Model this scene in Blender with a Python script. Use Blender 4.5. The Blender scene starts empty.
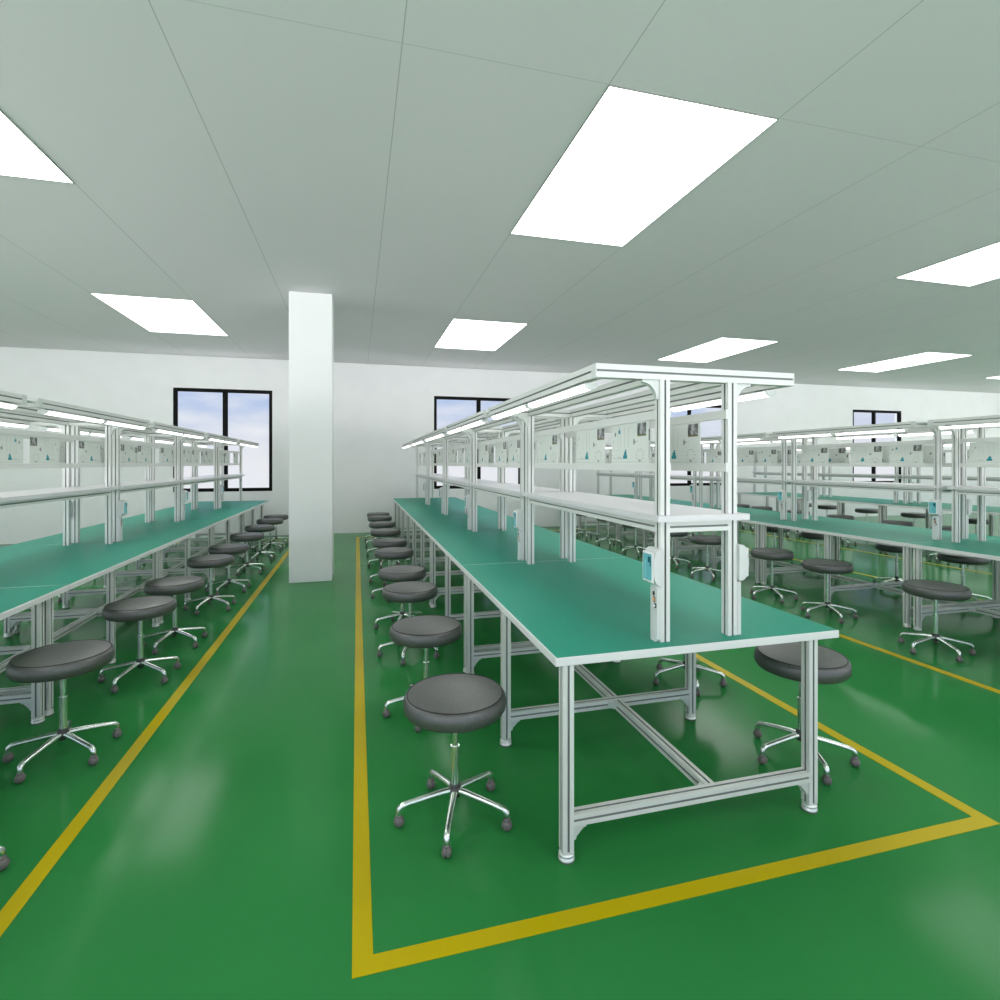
import bpy, bmesh, math, random
from mathutils import Vector, Matrix
random.seed(7)
C = bpy.context.scene.collection
PI = math.pi

# ------------------------------------------------------------------ materials
def mat(name, col, rough=0.5, metal=0.0, spec=0.5, coat=0.0, coat_r=0.1):
    m = bpy.data.materials.new(name); m.use_nodes = True
    b = m.node_tree.nodes['Principled BSDF']
    b.inputs['Base Color'].default_value = (*col, 1)
    b.inputs['Roughness'].default_value = rough
    b.inputs['Metallic'].default_value = metal
    b.inputs['Specular IOR Level'].default_value = spec
    b.inputs['Coat Weight'].default_value = coat
    b.inputs['Coat Roughness'].default_value = coat_r
    return m

def noise_colour(m, c1, c2, scale, detail=3, lo=0.35, hi=0.65, bump=0.0):
    nt = m.node_tree; b = nt.nodes['Principled BSDF']
    tc = nt.nodes.new('ShaderNodeTexCoord'); n = nt.nodes.new('ShaderNodeTexNoise')
    n.inputs['Scale'].default_value = scale; n.inputs['Detail'].default_value = detail
    r = nt.nodes.new('ShaderNodeValToRGB')
    r.color_ramp.elements[0].position = lo; r.color_ramp.elements[1].position = hi
    r.color_ramp.elements[0].color = (*c1, 1); r.color_ramp.elements[1].color = (*c2, 1)
    nt.links.new(tc.outputs['Object'], n.inputs['Vector'])
    nt.links.new(n.outputs['Fac'], r.inputs['Fac'])
    nt.links.new(r.outputs['Color'], b.inputs['Base Color'])
    if bump:
        bp = nt.nodes.new('ShaderNodeBump'); bp.inputs['Strength'].default_value = bump
        bp.inputs['Distance'].default_value = 0.002
        nt.links.new(n.outputs['Fac'], bp.inputs['Height']); nt.links.new(bp.outputs['Normal'], b.inputs['Normal'])

def emit(name, col, s):
    m = bpy.data.materials.new(name); m.use_nodes = True; nt = m.node_tree; nt.nodes.clear()
    o = nt.nodes.new('ShaderNodeOutputMaterial'); e = nt.nodes.new('ShaderNodeEmission')
    e.inputs['Color'].default_value = (*col, 1); e.inputs['Strength'].default_value = s
    nt.links.new(e.outputs[0], o.inputs[0]); return m

M = {}
M['floor'] = mat('green_epoxy', (.020, .215, .048), .14, 0, .055)
noise_colour(M['floor'], (.026, .20, .050), (.032, .222, .058), .8, 2)
M['line'] = mat('yellow_floor_paint', (.50, .385, .0015), .35, 0, .15)
M['wall'] = mat('wall_paint', (.84, .84, .84), .65, 0, .3)
noise_colour(M['wall'], (.83, .83, .83), (.85, .85, .85), 3)
M['pillar'] = mat('pillar_paint', (.80, .81, .80), .5, 0, .3)
M['alu'] = mat('anodised_aluminium', (.73, .735, .71), .38, .08, .5)
M['slot'] = mat('profile_slot_grey', (.22, .24, .23), .6, 0, .3)  # groove shade put into the colour, darker than the bars
M['top'] = mat('green_antistatic_mat', (.022, .255, .165), .40, 0, .13)
noise_colour(M['top'], (.015, .285, .190), (.038, .35, .25), 260, 2, .45, .75)
M['edge'] = mat('white_edge_band', (.76, .76, .75), .45, 0, .4)
M['board'] = mat('white_shelf_board', (.70, .685, .70), .3, 0, .5)
M['bracket'] = mat('cast_bracket', (.66, .68, .66), .4, .2, .5)
M['leather'] = mat('black_leatherette', (.040, .042, .040), .40, 0, 1.0)
noise_colour(M['leather'], (.058, .059, .056), (.078, .079, .075), 90, 3, .35, .65, .25)
M['piping'] = mat('black_piping', (.012, .012, .012), .5)
M['chrome'] = mat('chrome', (.76, .80, .76), .22, .95)
M['hub'] = mat('dark_plastic_hub', (.05, .05, .05), .4)
M['caster'] = mat('grey_caster', (.15, .135, .13), .4)
M['foot'] = mat('foot_metal', (.75, .77, .74), .3, .5)
M['rubber'] = mat('foot_pad', (.10, .11, .10), .6)
M['plastic'] = mat('white_plastic', (.68, .69, .68), .4, 0, .5)
M['screen'] = mat('pale_blue_screen', (.16, .50, .56), .15, 0, .6)
M['screen_dark'] = mat('screen_dark_shape', (.02, .13, .17), .15, 0, .6)
M['screen_light'] = mat('screen_light_band', (.28, .64, .67), .15, 0, .6)
M['black'] = mat('black_plastic', (.01, .01, .01), .4)
M['orange'] = mat('orange_switch', (.85, .38, .18), .4)
M['white'] = mat('white_knob', (.85, .85, .85), .4)
M['poster'] = mat('poster_paper', (.70, .73, .69), .55, 0, .3)
M['ink'] = mat('poster_ink', (.50, .53, .50), .6)
M['inkdark'] = mat('poster_dark_ink', (.26, .28, .26), .6)
M['teal'] = mat('poster_teal', (.004, .25, .31), .5)
M['photo'] = mat('poster_photo', (.2, .2, .18), .5)
noise_colour(M['photo'], (.05, .055, .045), (.48, .48, .50), 30, 2, .38, .62)
M['olive'] = mat('poster_photo_olive', (.16, .14, .06), .5)
M['frame'] = mat('black_window_frame', (.006, .006, .006), .6, 0, .1)
M['tube'] = emit('lamp_tube_light', (1.0, 1.0, .99), 3.0)
M['panel'] = emit('ceiling_panel_light', (.985, 1.0, .975), 5.7)
M['lamp_body'] = mat('lamp_body', (.7, .73, .7), .4, .2)
M['dark_clip'] = mat('dark_clip', (.09, .10, .10), .5)
M['seam'] = mat('panel_seam', (.25, .27, .25), .6)

# ceiling: painted panels with thin joints on the measured grid
GX, GY, GP, GQ, H = 1.3797, 2.7749, 1.1562, 1.0149, 3.638
m = mat('ceiling_panels', (.80, .765, .79), .7, 0, .3); M['ceiling'] = m
nt = m.node_tree; b = nt.nodes['Principled BSDF']
tc = nt.nodes.new('ShaderNodeTexCoord'); sp = nt.nodes.new('ShaderNodeSeparateXYZ')
nt.links.new(tc.outputs['Object'], sp.inputs[0])
def mth(op, a, bb=None):
    n = nt.nodes.new('ShaderNodeMath'); n.operation = op
    for k, v in enumerate((a, bb)):
        if v is None: continue
        if isinstance(v, (int, float)): n.inputs[k].default_value = v
        else: nt.links.new(v, n.inputs[k])
    return n.outputs[0]
def seam(sock, off, period, w):
    t = mth('ADD', mth('SUBTRACT', sock, off), period * 40.5)
    t = mth('ABSOLUTE', mth('SUBTRACT', mth('MODULO', t, period), period / 2))
    return mth('LESS_THAN', t, w)
s = mth('MAXIMUM', seam(sp.outputs[0], GX, GP, .0028), mth('MULTIPLY', seam(sp.outputs[1], GY, GQ * 10, .0025), .55))
mx = nt.nodes.new('ShaderNodeMixRGB'); nt.links.new(mth('MULTIPLY', s, .5), mx.inputs[0])
mx.inputs[1].default_value = (.80, .765, .79, 1); mx.inputs[2].default_value = (.16, .18, .165, 1)
nt.links.new(mx.outputs[0], b.inputs['Base Color'])

# window glass: nearly clear with a weak reflection
m = bpy.data.materials.new('window_glass'); m.use_nodes = True; nt = m.node_tree; nt.nodes.clear()
o_ = nt.nodes.new('ShaderNodeOutputMaterial'); mixs = nt.nodes.new('ShaderNodeMixShader')
t_ = nt.nodes.new('ShaderNodeBsdfTransparent'); g_ = nt.nodes.new('ShaderNodeBsdfGlossy'); g_.inputs['Roughness'].default_value = .02
mixs.inputs[0].default_value = 0.0; t_.inputs[0].default_value = (.97, .98, .985, 1)
nt.links.new(t_.outputs[0], mixs.inputs[1]); nt.links.new(g_.outputs[0], mixs.inputs[2]); nt.links.new(mixs.outputs[0], o_.inputs[0])
M['glass'] = m

# ------------------------------------------------------------------ mesh helpers
class MB:
    def __init__(s): s.v = []; s.f = []; s.m = []; s.sm = []
    def add(s, vs, fs, mi=0, smooth=False):
        o = len(s.v); s.v += [tuple(v) for v in vs]
        for f in fs:
            s.f.append([i + o for i in f]); s.m.append(mi); s.sm.append(smooth)
        return s
    def box(s, x0, x1, y0, y1, z0, z1, mi=0):
        vs = [(x, y, z) for x in (x0, x1) for y in (y0, y1) for z in (z0, z1)]
        return s.add(vs, [(0, 1, 3, 2), (4, 6, 7, 5), (0, 4, 5, 1), (2, 3, 7, 6), (0, 2, 6, 4), (1, 5, 7, 3)], mi)
    def profile(s, p, axis, length, w=.0437, h=None):
        """slotted aluminium extrusion: p = start centre, axis in 'xyz'; w,h cross section"""
        h = h or w
        g, gd = .0042, .006     # half slot width, slot depth
        a, b_ = w / 2, h / 2
        loop = []; mats = []
        def side(pts, slot): loop.extend(pts); mats.extend(slot)
        side([(-a, -b_), (-g, -b_), (-g, -b_ + gd), (g, -b_ + gd), (g, -b_)], [0, 1, 1, 1, 0])
        side([(a, -b_), (a, -g), (a - gd, -g), (a - gd, g), (a, g)], [0, 1, 1, 1, 0])
        side([(a, b_), (g, b_), (g, b_ - gd), (-g, b_ - gd), (-g, b_)], [0, 1, 1, 1, 0])
        side([(-a, b_), (-a, g), (-a + gd, g), (-a + gd, -g), (-a, -g)], [0, 1, 1, 1, 0])
        n = len(loop)
        def P(u, v, t):
            if axis == 'z': return (p[0] + u, p[1] + v, p[2] + t)
            if axis == 'y': return (p[0] - u, p[1] + t, p[2] + v)
            return (p[0] + t, p[1] + u, p[2] + v)
        vs = [P(u, v, 0) for u, v in loop] + [P(u, v, length) for u, v in loop]
        o = len(s.v); s.v += vs
        for i in range(n):
            j = (i + 1) % n
            s.f.append([o + i, o + j, o + n + j, o + n + i]); s.m.append(mats[i]); s.sm.append(False)
        s.f.append([o + i for i in range(n)][::-1]); s.m.append(0); s.sm.append(False)
        s.f.append([o + n + i for i in range(n)]); s.m.append(0); s.sm.append(False)
        return s
    def lathe(s, prof, c=(0, 0, 0), n=24, mi=0, smooth=True):
        vs = []; fs = []
        for r, z in prof:
            for k in range(n):
                t = 2 * PI * k / n; vs.append((c[0] + r * math.cos(t), c[1] + r * math.sin(t), c[2] + z))
        for i in range(len(prof) - 1):
            for k in range(n):
                l = (k + 1) % n; fs.append((i * n + k, i * n + l, (i + 1) * n + l, (i + 1) * n + k))
        s.add(vs, fs, mi, smooth)
        for idx, flip in ((0, True), (len(prof) - 1, False)):
            if prof[idx][0] > 1e-5:
                ring = vs[idx * n:(idx + 1) * n]; f = tuple(range(n)); s.add(ring, [f[::-1] if flip else f], mi, False)
        return s
    def prism(s, poly, axis, t0, t1, mi=0, smooth=False):
        """poly in the plane across axis: 'y' -> (x,z), 'x' -> (y,z), 'z' -> (x,y)"""
        def P(u, v, t):
            return {'y': (u, t, v), 'x': (t, u, v), 'z': (u, v, t)}[axis]
        n = len(poly)
        vs = [P(u, v, t0) for u, v in poly] + [P(u, v, t1) for u, v in poly]
        fs = [(i, (i + 1) % n, n + (i + 1) % n, n + i) for i in range(n)]
        s.add(vs, fs, mi, smooth); s.add([vs[i] for i in range(n)], [tuple(range(n))[::-1]], mi); s.add([vs[n + i] for i in range(n)], [tuple(range(n))], mi)
        return s
    def tube(s, pts, rad, n=8, mi=0, flat=1.0):
        rings = []
        for i, p in enumerate(pts):
            p = Vector(p)
            d = (Vector(pts[min(i + 1, len(pts) - 1)]) - Vector(pts[max(i - 1, 0)])).normalized()
            side = d.cross(Vector((0, 0, 1)))
            side = side.normalized() if side.length > 1e-3 else Vector((0, 1, 0))
            up = side.cross(d).normalized()
            r = rad[i] if isinstance(rad, (list, tuple)) else rad
            rings.append([p + side * r * math.cos(2 * PI * k / n) + up * r * flat * math.sin(2 * PI * k / n) for k in range(n)])
        vs = [v for r in rings for v in r]; fs = []
        for i in range(len(pts) - 1):
            for k in range(n):
                l = (k + 1) % n; fs.append((i * n + k, i * n + l, (i + 1) * n + l, (i + 1) * n + k))
        s.add(vs, fs, mi, True)
        s.add(rings[0], [tuple(range(n))[::-1]], mi, True); s.add(rings[-1], [tuple(range(n))], mi, True)
        return s
    def mesh(s, name, mats):
        me = bpy.data.meshes.new(name); me.from_pydata(s.v, [], s.f)
        for x in mats: me.materials.append(M[x])
        for p, mi, sm in zip(me.polygons, s.m, s.sm): p.material_index = mi; p.use_smooth = sm
        bm = bmesh.new(); bm.from_mesh(me); bmesh.ops.recalc_face_normals(bm, faces=bm.faces)
        bm.to_mesh(me); bm.free(); me.update(); return me

def obj(name, mb, mats, parent=None, loc=None, bevel=0, rot=None):
    me = mb if isinstance(mb, bpy.types.Mesh) else mb.mesh(name, mats)
    o = bpy.data.objects.new(name, me); C.objects.link(o)
    if parent: o.parent = parent
    if loc: o.location = loc
    if rot: o.rotation_euler = rot
    if bevel:
        bv = o.modifiers.new('bevel', 'BEVEL'); bv.width = bevel; bv.segments = 2; bv.limit_method = 'ANGLE'; bv.angle_limit = math.radians(40)
    return o
def tag(o, label, cat, group=None):
    o['label'] = label; o['category'] = cat
    if group: o['group'] = group
    return o
def struct(name, mb, mats, **k):
    o = obj(name, mb, mats, **k); o['kind'] = 'structure'; return o
def empty(name, loc=(0, 0, 0)):
    o = bpy.data.objects.new(name, None); o.empty_display_size = .1; o.location = loc; C.objects.link(o); return o
def copy_tree(o, parent=None):
    c = o.copy(); C.objects.link(c); c.parent = parent
    for ch in list(KIDS.get(o.name, [])): copy_tree(ch, c)
    return c
KIDS = {}
def index_kids(root):
    for ch in root.children:
        KIDS.setdefault(root.name, []).append(ch); index_kids(ch)

# ------------------------------------------------------------------ room shell
X0, X1, Y0, Y1 = -8.6, 21.2, -5.0, 11.914
struct('floor', MB().box(X0, X1, Y0, Y1, -.1, 0), ['floor'])
struct('ceiling', MB().box(X0, X1, Y0, Y1, H, H + .1), ['ceiling'])
def fill_bay_wall(name, along, c0, c1, p0, p1, n, solid=None):
    """unseen wall with n open bays, added to let in fill light; along 'x' or 'y'"""
    zb, zt = .25, H - .12
    w_ = MB(); f_ = MB()
    def B(mb, a0, a1, z0, z1, q0=p0, q1=p1):
        mb.box(a0, a1, q0, q1, z0, z1) if along == 'x' else mb.box(q0, q1, a0, a1, z0, z1)
    B(w_, c0, c1, 0, zb); B(w_, c0, c1, zt, H)
    if solid: B(w_, c1, solid, 0, H)
    step = (c1 - c0) / n; pm_ = (p0 + p1) / 2
    for i in range(n + 1):
        a_ = max(c0, c0 + i * step - .12); b_ = min(c1, c0 + i * step + .12); B(w_, a_, b_, zb, zt)
    for i in range(n):
        a_, b_ = c0 + i * step + .12, c0 + (i + 1) * step - .12
        B(f_, a_, b_, zb, zb + .05, pm_ - .03, pm_ + .03); B(f_, a_, b_, zt - .05, zt, pm_ - .03, pm_ + .03)
        for x_ in (a_, (a_ + b_) / 2 - .025, b_ - .05): B(f_, x_, x_ + .05, zb + .05, zt - .05, pm_ - .03, pm_ + .03)
    o_ = struct(name, w_, ['wall']); fr = obj('window_frame', f_, ['frame'], parent=o_)
fill_bay_wall('wall_left', 'y', Y0 - .15, 6.4, X0 - .15, X0, 4, Y1 + .2)  # bays added on the unseen sides to light ceiling and back wall
fill_bay_wall('wall_right', 'y', Y0 - .15, 8.8, X1, X1 + .15, 5, Y1 + .2)
fill_bay_wall('wall_front', 'x', X0, X1, Y0 - .15, Y0, 10)
WZ0, WZ1 = .921, 2.995
wins = [(-3.515, -2.585, -1.69), (1.657, 2.685, 3.70), (7.40, 8.19, 9.30), (13.36, 14.17, 15.12)]
wb = MB(); xs = X0
for a, mm, c in wins:
    wb.box(xs, a, Y1, Y1 + .2, 0, H); wb.box(a, c, Y1, Y1 + .2, 0, WZ0); wb.box(a, c, Y1, Y1 + .2, WZ1, H); xs = c
wb.box(xs, X1, Y1, Y1 + .2, 0, H)
struct('wall_back', wb, ['wall'])
for i, (a, mm, c) in enumerate(wins):
    f = MB(); y0, y1 = Y1 + .01, Y1 + .10; t = .05
    f.box(a, a + t, y0, y1, WZ0, WZ1); f.box(c - t, c, y0, y1, WZ0, WZ1)
    f.box(a + t, c - t, y0, y1, WZ1 - t, WZ1); f.box(a + t, c - t, y0, y1, WZ0, WZ0 + t)
    f.box(mm - .03, mm + .03, y0 + .01, y1, WZ0 + t, WZ1 - t)
    w = struct('window_%d' % (i + 1), f, ['frame'])
    for u, v in ((a + t, mm - .03), (mm + .03, c - t)):
        s_ = MB(); yy = (y0 + y1) / 2; e = .018      # sliding sash
        s_.box(u, u + e, yy - .012, yy + .012, WZ0 + t, WZ1 - t); s_.box(v - e, v, yy - .012, yy + .012, WZ0 + t, WZ1 - t)
        s_.box(u + e, v - e, yy - .012, yy + .012, WZ0 + t, WZ0 + t + e); s_.box(u + e, v - e, yy - .012, yy + .012, WZ1 - t - e, WZ1 - t)
        sa = obj('window_sash', s_, ['frame'], parent=w)
        obj('glass_pane', MB().box(u + e, v - e, yy - .003, yy + .003, WZ0 + t + e, WZ1 - t - e), ['glass'], parent=sa)

p = struct('pillar', MB().box(-.820, -.305, 7.13, 7.62, 0, H), ['pillar'], bevel=.004)
p['label'] = 'square white pillar standing on the floor between the left and centre bench rows'

# ------------------------------------------------------------------ floor markings
DX = {'left': -3.654, 'centre': 0.0, 'right': 4.03, 'far right': 8.234}
BDX = {'left': -3.659, 'centre': 0.0, 'right': 4.078, 'far right': 8.28}
RX0, RX1, RY0, RY1, LW = -.0142, 2.5692, 1.609, 11.25, .0617
for nm, dx in DX.items():
    a, b2 = RX0 + dx, RX1 + dx
    o = MB()
    z0, z1 = 0.0002, .0022
    out = [(a, RY0), (b2, RY0), (b2, RY1), (a, RY1)]
    inn = [(a + LW, RY0 + LW), (b2 - LW, RY0 + LW), (b2 - LW, RY1 - LW), (a + LW, RY1 - LW)]
    vs = [(x, y, z) for z in (z0, z1) for x, y in out + inn]
    fs = []
    for i in range(4):
        j = (i + 1) % 4
        fs += [(8 + i, 8 + j, 12 + j, 12 + i), (i, j, 4 + j, 4 + i), (i, j, 8 + j, 8 + i), (4 + i, 4 + j, 12 + j, 12 + i)]
    o.add(vs, fs)
    k = obj('floor_marking', o, ['line'])
    tag(k, 'yellow line painted on the green floor around the %s bench row' % nm, 'floor line', 'yellow floor lines')

# ------------------------------------------------------------------ ceiling lights
PW, PL = GP, GQ * 2
def ceiling_light():
    r = empty('ceiling_light')
    f = MB(); t = .007
    f.box(0, PW, 0, t, -.006, 0); f.box(0, PW, PL - t, PL, -.006, 0); f.box(0, t, t, PL - t, -.006, 0); f.box(PW - t, PW, t, PL - t, -.006, 0)
    f.box(t, PW - t, GQ - .004, GQ + .004, -.006, 0)
    obj('light_frame', f, ['seam'], parent=r)
    for y in (t, GQ + .004):
        obj('diffuser', MB().box(t, PW - t, y, y + GQ - t - .004, -.005, -.001), ['panel'], parent=r)
    return r
cols = {-8: 'leftmost row', -4: 'row over the left bench', 0: 'row over the centre bench', 4: 'row over the right bench aisle', 8: 'row over the far right bench', 12: 'second row from the right wall', 16: 'row beside the right wall'}
rowsn = {-5: 'behind the camera', 0: 'nearer the camera', 5: 'nearer the windowed wall'}
first = None
for i, cn in cols.items():
    for j, rn in rowsn.items():
        if i in (-8, 16) and False: continue
        if first is None: first = ceiling_light(); index_kids(first); L = first
        else: L = copy_tree(first)
        L.location = (GX + i * GP, GY + j * GQ, H - .0005)
        tag(L, 'flush square lit ceiling panel pair, %s, %s' % (cn, rn), 'ceiling light', 'lit panels in the ceiling')

# ------------------------------------------------------------------ workbench section
S = .97; HC = 1.4915
def sx(x): return x * S
def sz(z): return HC - S * (HC - z)
TX0, TX1 = .709, 2.011
TY0, PIT = 1.857, 1.8756
TZ = .7722; TB = .739
ox, oy = TX0, TY0                     # origin of a section
lw = .0437
PXL, PXR = 1.1994 - ox, 1.517 - ox   # post centres
PYN, PYF = .0796, PIT - .0796
LXL, LXR = .763 - ox, 1.884 - ox
LY = (.032, .885, PIT - .064)
W = TX1 - TX0
def make_bench():
    r = empty('workbench')
    t = MB().box(0, W, .0015, PIT - .0015, TB, TZ - .001)
    tt = obj('tabletop', t, ['edge'], parent=r, bevel=.0025)
    obj('green_mat', MB().box(.006, W - .006, .0055, PIT - .0055, TZ - .001, TZ), ['top'], parent=tt)['label'] = 'dark green mat surface'
    legm = MB().profile((0, 0, .036), 'z', TB - .036).mesh('leg', ['alu', 'slot'])
    footm = MB().lathe([(.031, 0), (.031, .006)], n=20, mi=1).lathe([(.031, .006), (.031, .013), (.024, .017), (.024, .019), (.030, .020), (.030, .027), (.023, .031), (.016, .036)], n=20).mesh('leveling_foot', ['foot', 'rubber'])
    beam = MB().profile((lw / 2, 0, 0), 'x', LXR - LXL - lw).mesh('cross_beam', ['alu', 'slot'])
    g = .052
    gl = [(0, 0), (g, 0), (g, -.009), (.040, -.012), (.013, -.040), (.010, -g), (0, -g)]
    gm = MB().prism(gl, 'y', -.017, .017).mesh('corner_bracket', ['bracket'])
    gr = MB().prism([(-a, c) for a, c in gl], 'y', -.017, .017).mesh('corner_bracket', ['bracket'])
    for y in LY:
        for x in (LXL, LXR):
            l = obj('leg', legm, None, parent=r, loc=(x, y, 0))
            obj('leveling_foot', footm, None, parent=l)
        c = obj('cross_beam', beam, None, parent=r, loc=(LXL, y, .153))
        obj('corner_bracket', gm, None, parent=c, loc=(lw / 2, 0, -lw / 2))
        obj('corner_bracket', gr, None, parent=c, loc=(LXR - LXL - lw / 2, 0, -lw / 2))
    xc = 1.403 - ox
    for y0, y1 in ((LY[0], LY[1]), (LY[1], LY[2])):
        s_ = obj('stretcher', MB().profile((0, 0, 0), 'y', y1 - y0 - lw), ['alu', 'slot'], parent=r, loc=(xc, y0 + lw / 2, .153))
        for yy, d in ((0, 1), (y1 - y0 - lw, -1)):
            tri = [(-lw / 2, yy), (-lw / 2 - .035, yy), (-lw / 2 - .03, yy + d * .008), (-lw / 2 - .006, yy + d * .03), (-lw / 2, yy + d * .035)]
            obj('corner_bracket', MB().prism(tri, 'z', -.016, .016), ['bracket'], parent=s_)
    # posts
    CB, CT = sz(1.838), sz(1.893)     # canopy frame underside / top
    pm = MB().profile((0, 0, 0), 'z', CB - TZ).mesh('post', ['alu', 'slot'])
    for x in (PXL, PXR):
        for y in (PYN, PYF):
            q = obj('post', pm, None, parent=r, loc=(x, y, TZ))
            sgn = -1 if x == PXL else 1
            G = .076; pts = [(0, 0), (sgn * G, 0), (sgn * G, -.010)]
            for k in range(1, 8):
                a = PI / 2 * k / 8
                pts.append((sgn * (G - (G - .012) * math.sin(a)), -.010 - (G - .012) * (1 - math.cos(a))))
            pts += [(sgn * .010, -G), (0, -G)]
            obj('curved_gusset', MB().prism(pts, 'y', -.012, .012), ['bracket'], parent=q, loc=(sgn * lw / 2, 0, CB - TZ))
    # canopy frame
    CX0, CX1 = .896 - ox, 1.828 - ox
    ch = CT - CB; cz = (CT + CB) / 2
    cb = MB().profile((0, 0, 0), 'x', CX1 - CX0 - .002, w=lw, h=ch).mesh('canopy_beam', ['alu', 'slot'])
    for y in (PYN, PYF):
        b_ = obj('canopy_beam', cb, None, parent=r, loc=(CX0 + .001, y, cz))
        for x in (.0, CX1 - CX0 - .003):
            obj('end_cap', MB().box(x - .001, x + .003, -lw / 2 - .001, lw / 2 + .001, -ch / 2 - .001, ch / 2 + .001), ['bracket'], parent=b_)
    yl = PYF - PYN - lw
    for x in (CX0 + lw / 2, PXL, PXR, CX1 - lw / 2):
        obj('canopy_rail', MB().profile((0, 0, 0), 'y', yl, w=lw, h=ch), ['alu', 'slot'], parent=r, loc=(x, PYN + lw / 2, cz))
    # shelf and its frame
    SB, ST = sz(1.249), sz(1.275)
    a, b2, y0, y1 = sx(1.19) - ox, sx(1.632) - ox, sx(1.95) - oy, PIT - (sx(1.95) - oy)
    e = .001
    # board notched around the posts
    def notch(px, py): return (px - lw / 2 - e, px + lw / 2 + e, py - lw / 2 - e, py + lw / 2 + e)
    NL, NR = notch(PXL, PYN), notch(PXR, PYF)
    sh = MB()
    sh.box(a, b2, y0, NL[2], SB, ST); sh.box(a, b2, NR[3], y1, SB, ST)
    sh.box(a, b2, NL[3], NR[2], SB, ST)
    for (u, v) in ((a, NL[0]), (NL[1], NR[0]), (NR[1], b2)):
        sh.box(u, v, NL[2], NL[3], SB, ST); sh.box(u, v, NR[2], NR[3], SB, ST)
    obj('shelf_board', sh, ['board'], parent=r)
    fz = SB - .0005 - lw / 2
    for x in (PXL, PXR):
        obj('shelf_rail', MB().profile((0, 0, 0), 'y', yl), ['alu', 'slot'], parent=r, loc=(x, PYN + lw / 2, fz))
    for y in (PYN, PYF):
        obj('shelf_beam', MB().profile((0, 0, 0), 'x', PXR - PXL - lw), ['alu', 'slot'], parent=r, loc=(PXL + lw / 2, y, fz))
    # flat bars for the instruction boards, on the inner faces of the posts
    for x0 in (PXL + lw / 2 + .0005, PXR - lw / 2 - .0125):
        for z0, z1 in ((1.684, 1.722), (1.455, 1.492)):
            lft = x0 < (PXL + PXR) / 2; ys = PYN - lw / 2 + (.012 if lft else 0)
            br = obj('board_rail', MB().box(x0, x0 + .012, ys, PYF + lw / 2, sz(z0), sz(z1)), ['alu'], parent=r, bevel=.0015)
            for yy in ((PYF + lw / 2,) if lft else (PYN - lw / 2 - .004, PYF + lw / 2)):
                obj('rail_clip', MB().box(x0 - .001, x0 + .020, yy, yy + .004, sz(z0) - .002, sz(z1) + .002), ['bracket'], parent=br)
    return r
BENCH = make_bench(); index_kids(BENCH)

# linking pieces between the canopy frames of neighbouring sections
def make_link():
    CX0, CX1 = .896 - ox, 1.828 - ox
    y0, y1 = PYF + lw / 2, PIT + PYN - lw / 2
    z = (sz(1.838) + sz(1.893)) / 2
    r = empty('frame_connector')
    for x in (CX0 + .012, CX1 - .012):
        b_ = obj('connecting_rod', MB().tube([(x, y0 + .001, z), (x, y1 - .001, z)], .006), ['chrome'], parent=r)
        for y in (y0 + .001, y1 - .009):
            obj('screw_plate', MB().box(x - .009, x + .009, y, y + .008, z - .016, z + .016), ['bracket'], parent=b_)
    return r

# ------------------------------------------------------------------ tube lamp
LL = sx(.788)
def make_lamp():
    r = empty('tube_lamp')
    n = 8; w = .026
    pr = [(-w, 0), (-w, -.004)] + [(w * math.cos(PI + PI * k / n), -.004 - .017 * math.sin(PI * k / n)) for k in range(1, n)] + [(w, -.004), (w, 0)]
    obj('lamp_housing', MB().box(-w, w, 0, LL, .0, .006), ['lamp_body'], parent=r)
    obj('light_tube', MB().prism(pr, 'y', .006, LL - .006, 0), ['tube'], parent=r)
    for y in (0, LL - .006):
        obj('end_cap', MB().prism([(u * 1.04, v * 1.06) for u, v in pr], 'y', y, y + .006), ['lamp_body'], parent=r)
    for y in (.05, LL - .08):
        obj('mounting_clip', MB().box(-.014, .014, y, y + .035, .006, .0135), ['dark_clip'], parent=r)
    return r
LAMP = make_lamp(); index_kids(LAMP)
LZ = sz(1.838) - .0135

# ------------------------------------------------------------------ terminal and switch box
def make_terminal():
    r = empty('display_terminal')   # origin at the post face, faces -X
    d, hh, yy0, yy1 = .046, .148, -.048, .036
    pts = [(0, 0), (0, hh)]
    for k in range(0, 13):
        a = k / 12.0
        z = hh * (1 - a); bul = math.sin(PI * a) ** .45 if 0 < a < 1 else 0
        pts.append((-.020 - (d - .020) * bul, z))
    obj('terminal_housing', MB().prism(pts, 'y', yy0, yy1, smooth=False), ['plastic'], parent=r, bevel=.003)
    xf = -d - .0005
    fr = MB().box(xf - .002, xf + .004, yy0 + .004, yy1 - .004, .014, hh - .014)
    s_ = obj('screen_bezel', fr, ['white'], parent=r, bevel=.002)
    sc = MB().box(xf - .003, xf - .002, yy0 + .011, yy1 - .010, .022, hh - .022, 0)
    ya, yb = yy0 + .011, yy1 - .010
    sc.box(xf - .0034, xf - .003, ya + .004, ya + .026, hh - .055, hh - .032, 1)
    sc.box(xf - .0034, xf - .003, ya + .004, ya + .012, hh - .070, hh - .055, 1)
    sc.box(xf - .0034, xf - .003, yb - .022, yb - .014, .026, hh - .05, 2)
    obj('screen', sc, ['screen', 'screen_dark', 'screen_light'], parent=s_)
    return r
TERM = make_terminal(); index_kids(TERM)
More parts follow.
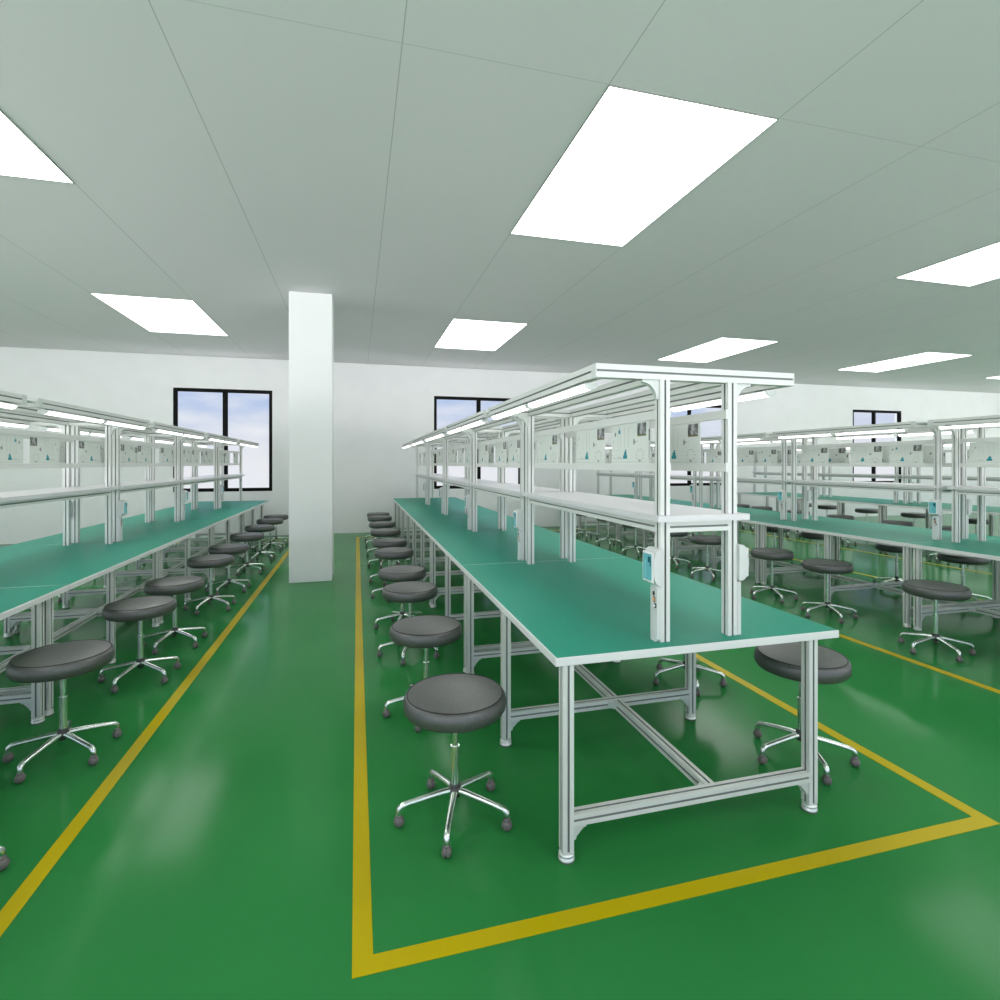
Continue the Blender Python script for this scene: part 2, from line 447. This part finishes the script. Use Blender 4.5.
def make_switchbox():
    r = empty('switch_box')         # origin at the post face at the table, faces -X
    hh = .222; d = .017
    poly = [(-.026, .012), (-.014, 0), (.024, 0), (.024, hh), (-.016, hh), (-.026, hh - .012)]
    obj('box_cover', MB().prism(poly, 'x', -d, 0), ['plastic'], parent=r, bevel=.002)
    xf = -d
    obj('rocker_switch', MB().box(xf - .003, xf, -.008, .003, hh - .036, hh - .020), ['black'], parent=r)
    o = obj('indicator', MB().box(xf - .003, xf, -.010, .002, hh - .060, hh - .044, 0).box(xf - .001, xf, -.012, .004, hh - .063, hh - .041, 1), ['orange', 'black'], parent=r); o['label'] = 'small orange indicator button'
    k = obj('knob', MB().lathe([(.010, 0), (.010, .003), (.0062, .0035)], n=16, mi=1).lathe([(.0062, .0035), (.0058, .007), (.0, .007)], n=16), ['white', 'black'], parent=r, loc=(xf, -.012, hh - .076), rot=(0, -PI / 2, 0))
    obj('lower_socket', MB().box(xf - .002, xf, -.014, .012, .02, .05), ['plastic'], parent=r)
    obj('fixing_lug', MB().box(xf + .001, -.001, -.012, -.002, hh, hh + .010), ['bracket'], parent=r)
    return r
BOX = make_switchbox(); index_kids(BOX)

# ------------------------------------------------------------------ instruction boards (face drawn on -X side and +X side)
def make_board(wd, kind):
    z0, z1 = sz(1.493), sz(1.683); h = z1 - z0; t = .003
    mb = MB().box(0, t, 0, wd, 0, h, 0)
    for s_, e in ((-1, 0), (1, t)):
        def q(y0, y1, a, b_, mi):
            x0, x1 = (e - .0006, e) if s_ < 0 else (e, e + .0006)
            mb.box(x0, x1, wd * y0, wd * y1, h * a, h * b_, mi)
        # y=0 is the near end
        p0 = .045 if kind != 1 else .012
        q(p0, p0 + .22, .70, .97, 4); q(p0, p0 + .22, .655, .70, 5); q(p0 + .01, p0 + .09, .86, .96, 2)
        for yy in (.50, .60, .72, .80): q(yy, yy + .006, .38, .92 if yy < .7 else .8, 1)
        q(.54, .65, .11, .20, 3); q(.555, .625, .20, .28, 3); q(.565, .60, .28, .34, 3)
        if kind == 0: q(.735, .785, .76, .86, 3); q(.755, .765, .88, .92, 3)
        for k in range(10):   # gear outline
            a = 2 * PI * k / 10; cy, cz = .20, .20
            yy = cy + .085 * math.cos(a); zz = cz + .14 * math.sin(a)
            q(yy - .018, yy + .018, zz - .014, zz + .014, 1)
        q(.19, .22, .03, .09, 2); q(.34, .37, .46, .60, 2); q(.31, .34, .50, .55, 2); q(.24, .31, .53, .545, 1)
        q(.05, .95, .02, .028, 1); q(.66, .94, .11, .122, 1); q(.72, .80, .13, .16, 1); q(.72, .92, .33, .338, 1)
        q(.93, .95, .5, .62, 1); q(.86, .9, .70, .8, 1 if kind else 2)
    return mb.mesh('instruction_board', ['poster', 'ink', 'inkdark', 'teal', 'photo', 'olive'])
BY = [(2.155, 2.512), (2.590, 2.975), (3.270, 3.668)]
BM = [make_board(sx(b_ - a), i) for i, (a, b_) in enumerate(BY)]

# ------------------------------------------------------------------ stool
def make_stool():
    r = empty('round_stool')
    R = .2165; zt, zb = .537, .448
    prof = [(.0, zb), (R - .030, zb), (R - .012, zb + .007), (R - .002, zb + .022), (R, zb + .042), (R - .003, zb + .062), (R - .011, zb + .075), (R - .019, zb + .0785), (R - .027, zb + .0795), (R - .06, zb + .085), (R - .12, zt), (0, zt + .001)]
    st = obj('seat', MB().lathe(prof, n=48), ['leather'], parent=r)
    n = 48; rp = R - .0165; ring = [(rp * math.cos(2 * PI * k / n), rp * math.sin(2 * PI * k / n), zb + .078) for k in range(n + 1)]
    obj('seat_piping', MB().tube(ring, .0026, n=6), ['piping'], parent=st)
    obj('seat_plate', MB().lathe([(.07, zb - .010), (.075, zb)], n=20), ['hub'], parent=r)
    obj('gas_lift', MB().lathe([(.0128, .30), (.0128, zb - .008)], n=16), ['chrome'], parent=r)
    cl = obj('column', MB().lathe([(.0172, .125), (.0172, .297)], n=20), ['chrome'], parent=r)
    obj('collar', MB().lathe([(.0195, .297), (.0195, .3035)], n=20), ['chrome'], parent=cl)
    obj('hub', MB().lathe([(.012, .084), (.022, .090), (.026, .098), (.026, .122)], n=20).lathe([(.026, .122), (.025, .128), (.022, .130), (.024, .133), (.023, .141), (.018, .144)], n=20), ['hub'], parent=r)
    for k in range(5):
        a = PI + 2 * PI * k / 5; ca, sa = math.cos(a), math.sin(a)
        def P(rr, z, s=0): return (rr * ca - s * sa, rr * sa + s * ca, z)
        arm = MB().tube([P(.018, .115), P(.05, .112), P(.12, .101), P(.19, .089), P(.218, .083), P(.230, .073), P(.233, .058), P(.233, .044)], [.014, .0145, .0135, .0128, .0130, .0135, .013, .0115], n=8)
        ar = obj('leg', arm, ['chrome'], parent=r)
        cs = MB()
        c = P(.233, .0224)
        vs = []; nn = 16; ax = Vector((-sa, ca, 0)); rd = Vector((ca, sa, 0))
        pf = [(-.0185, .006), (-.017, .013), (-.011, .0195), (-.0025, .0222), (-.0018, .0195), (.0018, .0195), (.0025, .0222), (.011, .0195), (.017, .013), (.0185, .006)]
        for t_, rr in pf:
            for q in range(nn):
                th = 2 * PI * q / nn
                vs.append(Vector(c) + ax * t_ + rd * rr * math.cos(th) + Vector((0, 0, 1)) * rr * math.sin(th))
        fs = [(i * nn + q, i * nn + (q + 1) % nn, (i + 1) * nn + (q + 1) % nn, (i + 1) * nn + q) for i in range(len(pf) - 1) for q in range(nn)]
        fs += [tuple(range(nn))[::-1], tuple(range((len(pf) - 1) * nn, len(pf) * nn))]
        cs.add(vs, fs, 0, True)
        cs.lathe([(.0, .0), (.013, .003), (.0135, .018), (.010, .021)], c=(c[0], c[1], .030), n=12)
        obj('caster', cs, ['caster'], parent=ar)
    return r
STOOL = make_stool(); index_kids(STOOL)

# ------------------------------------------------------------------ placement
ordn = ['nearest', 'second', 'third', 'fourth', 'farthest']
cnt = ['first', 'second', 'third', 'fourth', 'fifth', 'sixth', 'seventh', 'eighth', 'ninth', 'tenth']
SY = [2.235, 3.215, 4.228, 4.95, 6.08, 6.88, 7.95, 8.95, 9.95, 10.65]
used = {}
def inst(proto, name):
    if name not in used: used[name] = 1; return proto
    return copy_tree(proto)
for nm, dx in DX.items():
    row = 'the %s bench row' % nm
    for k in range(5):
        bx, by = TX0 + BDX[nm], TY0 + PIT * k
        b_ = inst(BENCH, 'b'); b_.location = (bx, by, 0)
        tag(b_, 'green topped workbench with shelf and canopy, %s in %s' % (ordn[k], row), 'workbench', 'workbenches in rows')
        if k < 4:
            if 'LINK' not in globals(): LINK = make_link(); index_kids(LINK); c = LINK
            else: c = copy_tree(LINK)
            c.location = (bx, by, 0)
            tag(c, 'rods linking canopies behind %s workbench in %s' % (ordn[k], row), 'connector', 'canopy frame connectors')
        for side, lx in (('left', sx(.952) - ox), ('right', sx(1.857) - ox)):
            for q, yy in enumerate((sx(2.078) - oy, sx(2.912) - oy)):
                l = inst(LAMP, 'l'); l.location = (bx + lx, by + yy, LZ)
                tag(l, 'tube lamp, %s canopy edge, %s half, %s workbench, %s' % (side, ('near', 'far')[q], ordn[k], row), 'lamp', 'tube lamps under the canopy frames')
        for side, px in (('left', PXL), ('right', PXR)):
            t = inst(TERM, 't'); s_ = inst(BOX, 's')
            sg = -1 if side == 'left' else 1
            t.location = (bx + px + sg * (lw / 2 + .0005), by + PYN, sz(.988)); s_.location = (bx + px + sg * (lw / 2 + .0005), by + PYN, TZ + .001)
            t.rotation_euler = s_.rotation_euler = (0, 0, 0 if sg < 0 else PI)
            tag(t, 'white pale-screened terminal, %s post, %s workbench, %s' % (side, ordn[k], row), 'display', 'display terminals on the posts')
            tag(s_, 'slim white switch box, %s post, %s workbench, %s' % (side, ordn[k], row), 'switch box', 'switch boxes on the posts')
            xb = PXL + lw / 2 + .0035 if side == 'left' else PXR - lw / 2 - .0065 - .003
            for q, (a, c) in enumerate(BY):
                bo = obj('instruction_board', BM[q], None, loc=(bx + xb, by + sx(a) - oy, sz(1.493)))
                tag(bo, 'printed board, %s from near, %s rail, %s workbench, %s' % (cnt[q], side, ordn[k], row), 'board', 'instruction boards between the rails')
    for side, xs_ in (('left', .40), ('right', 2.178)):
        for i, y in enumerate(SY):
            s_ = inst(STOOL, 'st'); s_.location = (xs_ + dx, y, 0)
            if nm == 'left' and side == 'right': s_.location.x = -1.447
            s_.rotation_euler = (0, 0, 0)
            tag(s_, 'black round stool, %s from near end, %s side, %s' % (cnt[i], side, row), 'stool', 'round stools beside the benches')

# ------------------------------------------------------------------ sky
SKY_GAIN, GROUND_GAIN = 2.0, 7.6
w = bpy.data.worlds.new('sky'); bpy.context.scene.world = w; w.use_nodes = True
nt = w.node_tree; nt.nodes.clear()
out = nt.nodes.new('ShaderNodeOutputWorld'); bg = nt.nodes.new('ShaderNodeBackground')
tc = nt.nodes.new('ShaderNodeTexCoord'); sp = nt.nodes.new('ShaderNodeSeparateXYZ'); nt.links.new(tc.outputs['Generated'], sp.inputs[0])
rp = nt.nodes.new('ShaderNodeValToRGB'); nt.links.new(sp.outputs[2], rp.inputs[0])
rp.color_ramp.elements[0].position = 0.0; rp.color_ramp.elements[0].color = (.86, .86, .89, 1)
rp.color_ramp.elements[1].position = .11; rp.color_ramp.elements[1].color = (.47, .59, .85, 1)
e = rp.color_ramp.elements.new(.035); e.color = (.78, .80, .87, 1)
n = nt.nodes.new('ShaderNodeTexNoise'); mp = nt.nodes.new('ShaderNodeMapping'); mp.inputs['Scale'].default_value = (5, 5, 16)
nt.links.new(tc.outputs['Generated'], mp.inputs[0]); nt.links.new(mp.outputs[0], n.inputs['Vector'])
n.inputs['Scale'].default_value = 1.6; n.inputs['Detail'].default_value = 5
cr = nt.nodes.new('ShaderNodeValToRGB'); cr.color_ramp.elements[0].position = .45; cr.color_ramp.elements[1].position = .75
nt.links.new(n.outputs['Fac'], cr.inputs[0])
mx = nt.nodes.new('ShaderNodeMixRGB'); nt.links.new(cr.outputs[0], mx.inputs[0]); nt.links.new(rp.outputs[0], mx.inputs[1]); mx.inputs[2].default_value = (.86, .87, .92, 1)
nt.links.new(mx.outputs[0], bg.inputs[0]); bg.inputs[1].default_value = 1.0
# unseen sky and ground brightened as added fill, away from the windowed wall
def wm(op, a, b_=None, clamp=False):
    n_ = nt.nodes.new('ShaderNodeMath'); n_.operation = op; n_.use_clamp = clamp
    for k_, v_ in enumerate((a, b_)):
        if v_ is None: continue
        if isinstance(v_, (int, float)): n_.inputs[k_].default_value = v_
        else: nt.links.new(v_, n_.inputs[k_])
    return n_.outputs[0]
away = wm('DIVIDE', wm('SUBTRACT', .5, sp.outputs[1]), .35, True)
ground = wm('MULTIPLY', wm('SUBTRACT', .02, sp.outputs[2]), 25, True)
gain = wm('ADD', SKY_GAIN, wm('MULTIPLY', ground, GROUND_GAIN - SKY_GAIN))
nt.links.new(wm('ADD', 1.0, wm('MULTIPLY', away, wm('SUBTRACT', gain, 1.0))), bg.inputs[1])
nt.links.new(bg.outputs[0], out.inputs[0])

# ------------------------------------------------------------------ camera and view
cd = bpy.data.cameras.new('camera'); co = bpy.data.objects.new('camera', cd); C.objects.link(co)
cd.sensor_width = 36; cd.sensor_fit = 'HORIZONTAL'; cd.lens = 36 * .53622; cd.shift_y = -.03664; cd.clip_start = .05
co.location = (0, 0, 1.4915); co.rotation_euler = (PI / 2, 0, -.26069)
bpy.context.scene.camera = co
vs = bpy.context.scene.view_settings
vs.view_transform = 'Standard'; vs.look = 'None'; vs.exposure = 0.0; vs.gamma = 1.0; vs.use_curve_mapping = False
